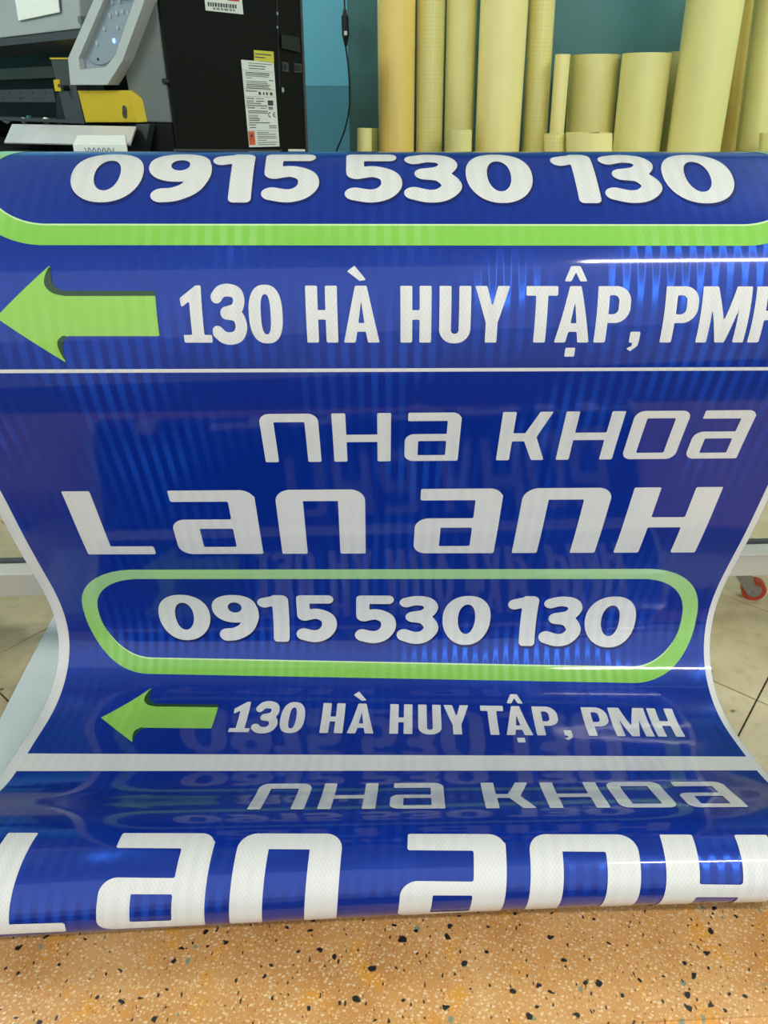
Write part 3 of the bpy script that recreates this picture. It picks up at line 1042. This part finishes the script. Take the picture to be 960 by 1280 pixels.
# dark carriage plate with yellow tag
pl = [fr(63, 73, .01), fr(87, 73, .01), fr(105, 151, .01), fr(82, 151, .01)]
prism('carriage_plate', pl, (0, .05, 0), M['pdark'], printer, bevel=.002)
prism('plate_edge', [fr(62, 72, .008), fr(86, 72, .008), fr(86, 74, .008), fr(62, 74, .008)], (0, .05, 0), M['yellow'], printer)
lb = prism('yellow_tag', [fr(66.5, 100, .006), fr(74, 99, .006), fr(76, 114, .006), fr(69, 114, .006)], (0, .004, 0), M['yellow'], printer)
prism('tag_mark', [fr(72, 105, .005), fr(75, 105, .005), fr(75, 109, .005), fr(72, 109, .005)], (0, .002, 0), M['ink'], printer)
prism('clamp_block', [fr(70, 116, .015), fr(80, 116, .015), fr(82, 150, .015), fr(70, 150, .015)], (0, .05, 0), M['black'], printer, bevel=.003)
k = fr(82, 110, .0); tube('knob', (k.x, .012, k.z), (k.x, -.012, k.z), .009, M['black'], printer, 16)
# crumpled scraps on the platen
for (px, w) in ((8, 16), (30, 9), (58, 14), (74, 8)):
    a = fr(px, 151, .03)
    bm = bmesh.new(); bmesh.ops.create_icosphere(bm, subdivisions=2, radius=1)
    for v in bm.verts:
        v.co = Vector((v.co.x * w * .0016 * random.uniform(.7, 1.2), v.co.y * .012, v.co.z * .011 * random.uniform(.5, 1.3)))
    bmesh.ops.translate(bm, verts=bm.verts, vec=a)
    mesh_obj('scrap', bm, M['paper'] if px != 30 else M['paper'], printer)
a = fr(37, 149, .028); box('blue_clip', a.x - .006, a.x + .006, .02, .034, a.z - .01, a.z + .012, M['teal_bit'], printer, bevel=.002)
box('platen', xi0, fr(105, 152, .0).x, .0, .22, ZB - .012, ZB - .001, M['pdark'], printer, bevel=.002)
# control panel bezel (proud) and its face
FD = -.035
out = [fr(123, -14, FD), fr(85, 73, FD), fr(88, 106, FD), fr(134, 106, FD), fr(153, 76, FD), fr(186, -14, FD)]
inn = [fr(132, -6, FD), fr(98, 73, FD), fr(100, 87, FD), fr(132, 84, FD), fr(144, 69, FD), fr(170, -6, FD)]
bm = bmesh.new()
O_ = [bm.verts.new(v) for v in out]; I_ = [bm.verts.new(v) for v in inn]
back = Vector((0, -FD + .004, 0)); rec = Vector((0, .018, 0))
OB = [bm.verts.new(v + back) for v in out]; IB = [bm.verts.new(v + rec) for v in inn]
for i in range(6):
    j = (i + 1) % 6
    bm.faces.new((O_[i], O_[j], I_[j], I_[i])); bm.faces.new((O_[j], O_[i], OB[i], OB[j])); bm.faces.new((I_[i], I_[j], IB[j], IB[i]))
bm.faces.new(OB[::-1])
bz = mesh_obj('panel_bezel', bm, M['psilver'], printer); bz['label'] = 'silver slanted frame of the control panel'
pf = prism('control_panel', [v + rec * .96 for v in inn], (0, .006, 0), M['panel'], printer)
fd = FD + .018 * .96


def dot(px, py, r, name, mat, h=.004, sx=1.0):
    k = fr(px, py, fd)
    bm = bmesh.new(); add_tube(bm, (0, 0, 0), (0, -h, 0), r, 18, r * .85)
    for v in bm.verts:
        v.co.x *= sx
        v.co += k
    o = mesh_obj(name, bm, mat, pf); smooth_by_angle(o)
    return o


for px, py in ((138, 19), (147, 16), (154, 14), (131, 36), (148, 34), (161, 16), (141, 3), (150, 1)):
    dot(px, py, .0075, 'button', M['button'])
dot(122, 54, .009, 'button', M['button'], sx=.8)
o = dot(143, 51, .0065, 'status_light', M['led'], sx=.8); o['label'] = 'lit blue status light'
dot(123, 74, .004, 'button', M['pdark'])
arc = [fr(110, 71, fd - .001), fr(115, 78, fd - .001), fr(124, 81, fd - .001), fr(134, 79, fd - .001), fr(142, 72, fd - .001)]
polytube('panel_arc', arc, .0016, M['pside'], pf, 6)
# yellow corner cover
yc = [fr(97, 113, -.012), fr(162, 113, -.012), fr(172, 153, -.012), fr(107, 153, -.012)]
prism('corner_cover', yc, (0, .05, 0), M['yellow'], printer, bevel=.002)
y2 = [fr(162, 113, -.012), fr(178, 124, .0), fr(184, 152, .0), fr(172, 153, -.012)]
prism('cover_bevel', y2, (0, .03, 0), M['yellow'], printer)
em = fr(156, 140, -.0125)
bm = bmesh.new()
for s in (-1, 1):
    add_tube(bm, (em.x + s * .002, -.013, em.z + s * .006), (em.x + s * .002, -.0145, em.z + s * .006), .012, 14)
mesh_obj('emblem', bm, M['ink'], printer)['label'] = 'small dark emblem on the yellow cover'
k = fr(214, 102, -.0); tube('screw', (-.006, .0, k.z), (-.006, -.014, k.z), .008, M['black'], printer, 14)
# aluminium apron below the platen
ap = [fr(15, 155, -.03), fr(170, 158, -.03), fr(162, 181, -.10), fr(5, 178, -.10)]
prism('apron', ap, (0, .002, -.004), M['alu'], printer)
pdk = [fr(170, 155, -.02), fr(187, 155, -.02), fr(180, 190, -.02), fr(160, 190, -.02)]
prism('apron_bracket', pdk, (0, .05, 0), M['pdark'], printer)
box('front_beam', -PLEN, -.02, .0, .06, .86, ZB - .08, M['pblack'], printer)
box('skirt', -.28, -.014, .0, .05, .86, ZB - .002, M['pblack'], printer)
# stand of the printer
for xx in (-.25, -PLEN + .25):
    box('stand_leg', xx - .04, xx + .04, .16, .30, .09, .86, M['pdark'], printer)
    box('stand_foot', xx - .045, xx + .045, -.02, .48, .0, .09, M['pdark'], printer, bevel=.01)
box('stand_beam', -PLEN + .29, -.29, .2, .25, .3, .38, M['pdark'], printer)

# end panel stickers and sockets (plane x = 0)


def quad_side(name, pts, mat, parent, t=.0012, d=.0):
    return prism(name, [sd(px, py, d + .0002) for px, py in pts], (t, 0, 0), mat, parent)


note = quad_side('paper_note', [(254, -16), (257, 13), (304, 18), (301, -12)], M['paper'], printer); note['label'] = 'white paper note on the black end panel'


def bar(parent, x0, x1, y, th, mat, d=.0016, sl=.09):
    quad_side('print_line', [(x0, y), (x0 + .3, y + th), (x1 + .3, y + th + (x1 - x0) * sl), (x1, y + (x1 - x0) * sl)], mat, parent, .0003, d)


bar(note, 284, 299, -1.5, 2.2, M['inkred'])
x = 259.5
for w in (2.6, 2.2, 2.4, 3.2, 2.6, 3.0, 2.4, 2.8, 1.4, 2.6, 2.8, 2.4):
    bar(note, x, x + w * .8, 2.6 + (x - 260) * .09, 5.0, M['ink'], sl=.09); x += w + .55
x = 266
for w in (4, 5, 4, 6, 4, 3):
    bar(note, x, x + w * .8, 9.2 + (x - 266) * .09, 2.8, M['inkgrey'], sl=.09); x += w + .4
ylab = quad_side('caution_label', [(317, 62.5), (317.6, 76), (342.3, 79), (341.6, 64.6)], M['ylabel'], printer); ylab['label'] = 'small yellow caution label'
bar(ylab, 319, 339, 66.5, 1.3, M['olive']); bar(ylab, 319, 331, 70.5, 1.3, M['olive'])
spec = quad_side('spec_label', [(301.2, 74.6), (311.3, 184), (349.2, 183), (341.8, 78)], M['paper'], printer); spec['label'] = 'tall white specification label with small print'


def sp(u, v):
    """position on the specification label, u across 0..1, v down 0..1"""
    l = (301.2 + 10.1 * v, 74.6 + 109.4 * v); r = (341.8 + 7.4 * v, 78 + 105 * v)
    return (l[0] + (r[0] - l[0]) * u, l[1] + (r[1] - l[1]) * u)


def sq(name, u0, u1, v0, v1, mat):
    return quad_side(name, [sp(u0, v0), sp(u0, v1), sp(u1, v1), sp(u1, v0)], mat, spec, .0003, .0016)


rr = random.Random(3)
for v, u0, u1 in ((.025, .22, .95), (.055, .22, .75), (.085, .22, .72), (.135, .1, .85), (.155, .1, .85), (.175, .1, .82), (.20, .1, .3), (.215, .82, .95),
                  (.235, .1, .75), (.255, .1, .78), (.275, .1, .84), (.295, .1, .8), (.315, .08, .86), (.35, .06, .42),
                  (.435, .06, .3), (.435, .36, .62), (.465, .06, .28), (.465, .36, .62), (.49, .06, .52), (.515, .06, .7), (.545, .08, .3), (.545, .48, .66),
                  (.58, .08, .7), (.60, .08, .7), (.63, .08, .38), (.65, .08, .38), (.67, .08, .44), (.69, .08, .42), (.715, .08, .74), (.74, .06, .3), (.77, .08, .28), (.75, .7, .95), (.775, .72, .96),
                  (.83, .3, .68), (.85, .3, .92), (.875, .3, .92), (.895, .3, .95), (.92, .32, .6), (.945, .3, .95), (.97, .3, .9)):
    sq('print_line', u0, u1, v, v + .009, M['inkgrey'] if v > .8 or rr.random() < .35 else M['ink'])
for v in (.113, .332, .415, .535, .81):
    sq('rule_line', .02, .98, v, v + .003, M['inkgrey'])
for u, w in ((.46, .07), (.60, .04), (.70, .05), (.82, .08)):
    sq('safety_symbol', u, u + w, .36, .395, M['ink'])
sq('certification_mark', .73, .9, .455, .515, M['ink'])
sq('certification_mark', .74, .88, .53, .565, M['inkgrey'])
wn = sq('warning_block', .02, .22, .82, .975, M['orange'])
quad_side('warning_triangle', [sp(.12, .84), sp(.06, .885), sp(.18, .885)], M['ink'], spec, .0003, .0021)
sq('print_line', .05, .19, .90, .905, M['ink']); sq('print_line', .05, .19, .925, .932, M['ink'])


def arc_side(cu, cv, ru, rv, a0, a1, name):
    pts = [Vector(sd(*sp(cu + ru * math.cos(math.radians(a0 + (a1 - a0) * i / 8)), cv + rv * math.sin(math.radians(a0 + (a1 - a0) * i / 8))), .0019)) for i in range(9)]
    polytube(name, pts, .0013, M['ink'], spec, 6)


arc_side(.80, .625, .075, .028, 100, 260, 'ce_mark_letter'); arc_side(.955, .625, .075, .028, 100, 260, 'ce_mark_letter')
sq('ce_mark_bar', .885, .94, .622, .629, M['ink'])
# sockets and covers near the back edge
g = M['pdark']
quad_side('port_cover', [(349, 43), (350, 60), (373, 66), (372, 47)], M['black'], printer, .010)
quad_side('socket_plate', [(352, 77), (352.5, 89), (360, 90), (359.5, 78.5)], g, printer, .004)
quad_side('socket_hole', [(354, 79.5), (354.3, 87), (358.3, 87.7), (358, 80.5)], M['black'], printer, .0012, .004)
quad_side('socket_plate', [(367, 79), (367.5, 90.5), (377, 91), (376.5, 80)], g, printer, .003)
quad_side('socket_hole', [(368.2, 81), (368.6, 88.6), (376, 89.2), (375.5, 81.5)], M['black'], printer, .0012, .003)
for px, py, rr_ in ((371, 59, .010), (353.5, 112.5, .008), (346.5, 17, .005), (346.5, 34, .004)):
    k = sd(px, py)
    bm = bmesh.new(); add_tube(bm, (0, 0, 0), (.003, 0, 0), rr_, 16, rr_ * .7)
    for v in bm.verts:
        v.co.y *= .6; v.co += k
    mesh_obj('screw_cap', bm, M['button'], printer)
quad_side('panel_seam', [(346, 0), (349.5, 110), (350, 110), (346.5, 0)], g, printer, .0006)
quad_side('rear_flange', [(374, -5), (382, 189), (384.5, 189), (376.5, -5)], g, printer, .004)
quad_side('base_label', [(360, 186.3), (360.2, 189.5), (381, 189.7), (380.8, 186.6)], M['paper'], printer, .002)
quad_side('panel_foot', [(217, 186), (217, 189), (352, 189.6), (352, 187)], g, printer, .003)

zt_ = fr(91, 181, -.165).z - .036
box('front_tray', -PLEN, -.05, -.20, .0, zt_ - .006, zt_, M['pblack'], printer)
# carton of papers
a0 = fr(97, 169, -.112); a1 = fr(156, 169, -.112); b0 = fr(91, 181, -.165); b1 = fr(158, 181, -.165)
ctn = thing('paper_carton', 'white paper carton with blue pen scribbles lying on the front tray of the printer', 'box', (corner.x, corner.y, 0), PROT)
prism('carton_body', [b0, b1, a1, a0], (0, -.0005, -.034), M['paper'], ctn)
prism('carton_side', [b1 + Vector((.0005, 0, 0)), a1 + Vector((.0005, 0, 0)), a1 + Vector((.0005, -.0005, -.034)), b1 + Vector((.0005, -.0005, -.034))], (.003, 0, 0), M['cardboard'], ctn)
sc = []
for i in range(13):
    t = i / 12
    q_ = b0.lerp(b1, .25 + .55 * t)
    sc.append(q_ + Vector((0, -.0052, -.008 - (.014 if i % 2 else 0.0))))
polytube('scribble', sc, .0011, new_mat('blue_pen', srgb(50, 60, 110), .6, noise=0), ctn, 6)

# ------------------------------------------------------------------ cable on the wall
cab = thing('power_cable', 'black cable with inline connector hanging from the ceiling beside the teal wall corner', 'cable', (0, 0, 0))
cy = WALL_Y - .045
ctop = at_y(429, -60, cy)
cpts = [Vector((ctop.x, cy, CEIL - .005)), Vector((ctop.x, cy, 2.2)), ctop, at_y(431, 14, cy)]
polytube('cord', cpts, .0035, M['cable'], cab, 8)
cpts = [at_y(432, 57, cy), at_y(436, 90, cy), at_y(437, 130, cy), at_y(431, 162, cy), at_y(420, 190, cy), at_y(404, 230, cy), at_y(398, 300, cy)]
lastp = cpts[-1].copy(); lastp.z = .01; cpts.append(Vector((lastp.x - .02, lastp.y, .3))); cpts.append(lastp)
polytube('cord', cpts, .0035, M['cable'], cab, 8)
k0, k1, k2, k3 = at_y(431, 12, cy), at_y(431, 20, cy), at_y(432, 46, cy), at_y(432.5, 58, cy)
tube('strain_relief', k0, k1, .006, M['cable'], cab, 14, .011)
tube('connector', k1, k2, .0135, M['cable'], cab, 18)
tube('strain_relief', k2, k3, .012, M['cable'], cab, 14, .005)
mk = at_y(432, 41, cy - .0135)
box('connector_mark', mk.x - .006, mk.x + .006, mk.y - .001, mk.y + .004, mk.z - .008, mk.z + .006, M['paper'], cab)

# ------------------------------------------------------------------ rolls of film by the wall


def roll_material(name, color, grid):
    mt = bpy.data.materials.new(name); mt.use_nodes = True
    nt = mt.node_tree; b = nt.nodes['Principled BSDF']
    tc = nn(nt, 'ShaderNodeTexCoord')
    nz = nn(nt, 'ShaderNodeTexNoise'); nz.inputs['Scale'].default_value = 6
    nt.links.new(tc.outputs['Object'], nz.inputs['Vector'])
    col = mix_n(nt, nz.outputs['Fac'], tuple(c * .92 for c in color[:3]) + (1,), tuple(min(1, c * 1.06) for c in color[:3]) + (1,))
    if grid:
        sep = nn(nt, 'ShaderNodeSeparateXYZ'); nt.links.new(tc.outputs['UV'], sep.inputs[0])
        l = None
        for i in (0, 1):
            f = math_n(nt, 'FRACT', math_n(nt, 'MULTIPLY', sep.outputs[i], 1 / .0125))
            g_ = math_n(nt, 'LESS_THAN', f, .11)
            l = g_ if l is None else math_n(nt, 'MAXIMUM', l, g_)
        col = mix_n(nt, math_n(nt, 'MULTIPLY', l, grid), col, tuple(c * .6 for c in color[:3]) + (1,))
    nt.links.new(col, b.inputs['Base Color'])
    b.inputs['Roughness'].default_value = .38
    b.inputs['Coat Weight'].default_value = .35; b.inputs['Coat Roughness'].default_value = .12
    return mt


RM = {'gold': roll_material('golden_liner', srgb(236, 206, 108), 0.0), 'cream': roll_material('cream_liner', srgb(240, 228, 152), 0.0),
      'lime': roll_material('pale_lime_liner', srgb(228, 220, 142), 0.0), 'grid': roll_material('gridded_liner', srgb(230, 220, 138), 0.35)}


def film_roll(label, top, bot, ytop, Y, mat, tall=None, group='rolls of yellow-backed film by the wall'):
    """top, bot: (left px, right px) at image rows ytop and 190"""
    pt = at_y(sum(top) / 2, ytop, Y); pb = at_y(sum(bot) / 2, 190, Y)
    r = (at_y(bot[1], 190, Y).x - at_y(bot[0], 190, Y).x + at_y(top[1], ytop, Y).x - at_y(top[0], ytop, Y).x) / 4 * .985
    d = (pt - pb) / (pt.z - pb.z)
    base = pb + d * (0.0 - pb.z)
    h = pt.z if tall is None else tall
    tip = pb + d * (h - pb.z)
    lean = d.copy()
    t = thing('film_roll', label, 'film roll', (base.x, base.y, 0), 0, group)
    ax = Vector((lean.x, 0.0, 1.0))
    n = 40
    # wound sheet with a visible loose edge: slightly spiral outline
    vt = []; uv = []; ft = []
    ph = random.uniform(2.6, 3.6)
    rows_ = 2
    for i in range(rows_):
        z = (0.0, h)[i]
        for k in range(n + 1):
            a = ph + 2 * math.pi * k / n
            rad = r * (1 - .02 + .02 * k / n)
            vt.append((ax.x * z + rad * math.cos(a), rad * math.sin(a), z)); uv.append((rad * 2 * math.pi * k / n, z))
    w = n + 1
    for k in range(n):
        ft.append((k, k + 1, w + k + 1, w + k))
    # step of the loose edge
    ft.append((n, 0, w, w + n))
    ri = min(.036, r * .62)
    o0 = len(vt)
    for z in (0.0, h):
        for k in range(n + 1):
            a = ph + 2 * math.pi * k / n
            vt.append((ax.x * z + ri * math.cos(a), ri * math.sin(a), z)); uv.append((ri * 2 * math.pi * k / n, z))
    for k in range(n):
        ft.append((w + k, w + k + 1, o0 + w + k + 1, o0 + w + k)); ft.append((k + 1, k, o0 + k, o0 + k + 1))
        ft.append((o0 + k + 1, o0 + k, o0 + w + k, o0 + w + k + 1))
    s = data_obj('wound_sheet', vt, ft, RM[mat], t, False, uv)
    smooth_by_angle(s, 35)
    bm = bmesh.new()
    for z0, z1 in ((0.001, h - .003),):
        add_tube(bm, (ax.x * z0, 0, z0), (ax.x * z1, 0, z1), ri - .0006, 24, caps=False)
        add_tube(bm, (ax.x * z0, 0, z0), (ax.x * z1, 0, z1), ri - .005, 24, caps=False)
    c = mesh_obj('core_tube', bm, M['cardboard'], t); smooth_by_angle(c)
    return t


film_roll('deep golden yellow roll, tall, first in the row beside the cable', (471, 520), (473, 518), 0, 3.10, 'gold', 1.62)
film_roll('tall narrow gridded roll between the deep golden roll and a pale lime roll', (521, 557), (519, 553), 0, 3.13, 'grid', 1.58)
film_roll('tall pale lime roll between the narrow gridded roll and the thickest cream roll', (558, 598), (554.5, 591), 0, 3.13, 'lime', 1.60)
film_roll('thickest tall cream roll in the middle of the row', (601, 660), (592, 650), 0, 3.06, 'cream', 1.56)
film_roll('tall gridded roll squeezed between the thickest cream roll and the waist-high rolls', (661, 694), (651, 683), 0, 3.13, 'grid', 1.60)
film_roll('waist-high roll, slim, squeezed beside the tall gridded roll', (695, 712), (684, 704), 68, 3.05, 'cream')
film_roll('waist-high pale lime roll with a wide flat top, behind the low gridded roll', (713, 776), (705, 764), 69, 3.16, 'lime')
film_roll('waist-high glossy lime roll leaning beside the thick slanted roll', (778, 840), (766, 823), 67, 3.03, 'lime')
film_roll('waist-high roll mostly hidden behind the thick slanted roll', (836, 872), (820, 858), 65, 3.22, 'grid')
film_roll('tall thick slanted lime roll with a bright streak', (866, 922), (827, 905), 0, 2.96, 'lime', 1.60)
film_roll('tall golden roll wedged behind the thick slanted roll', (914, 944), (894, 922), 0, 3.27, 'gold', 1.60)
film_roll('tall dull lime roll at the outer end of the row', (944, 990), (920, 962), 0, 3.10, 'lime', 1.58)
film_roll('low short roll at the foot of the deep golden roll', (446, 465), (446, 465), 160, 3.02, 'lime', group='low short rolls')
film_roll('low dark lime roll wedged between the wall and the deep golden roll', (462, 474), (462, 474), 160, 3.20, 'grid', group='low short rolls')
film_roll('low short lime roll in front of the tall pale lime roll', (556, 590), (556, 590), 162, 2.96, 'lime', group='low short rolls')
film_roll('low gridded roll in front of the waist-high rolls', (680, 706), (680, 706), 167, 2.90, 'grid', group='low short rolls')
film_roll('low cream roll in front of the waist-high pale lime roll', (707, 765), (707, 765), 166, 2.86, 'cream', group='low short rolls')
film_roll('low roll in front of the tall dull lime roll', (951, 985), (949, 983), 166, 2.90, 'lime', group='low short rolls')
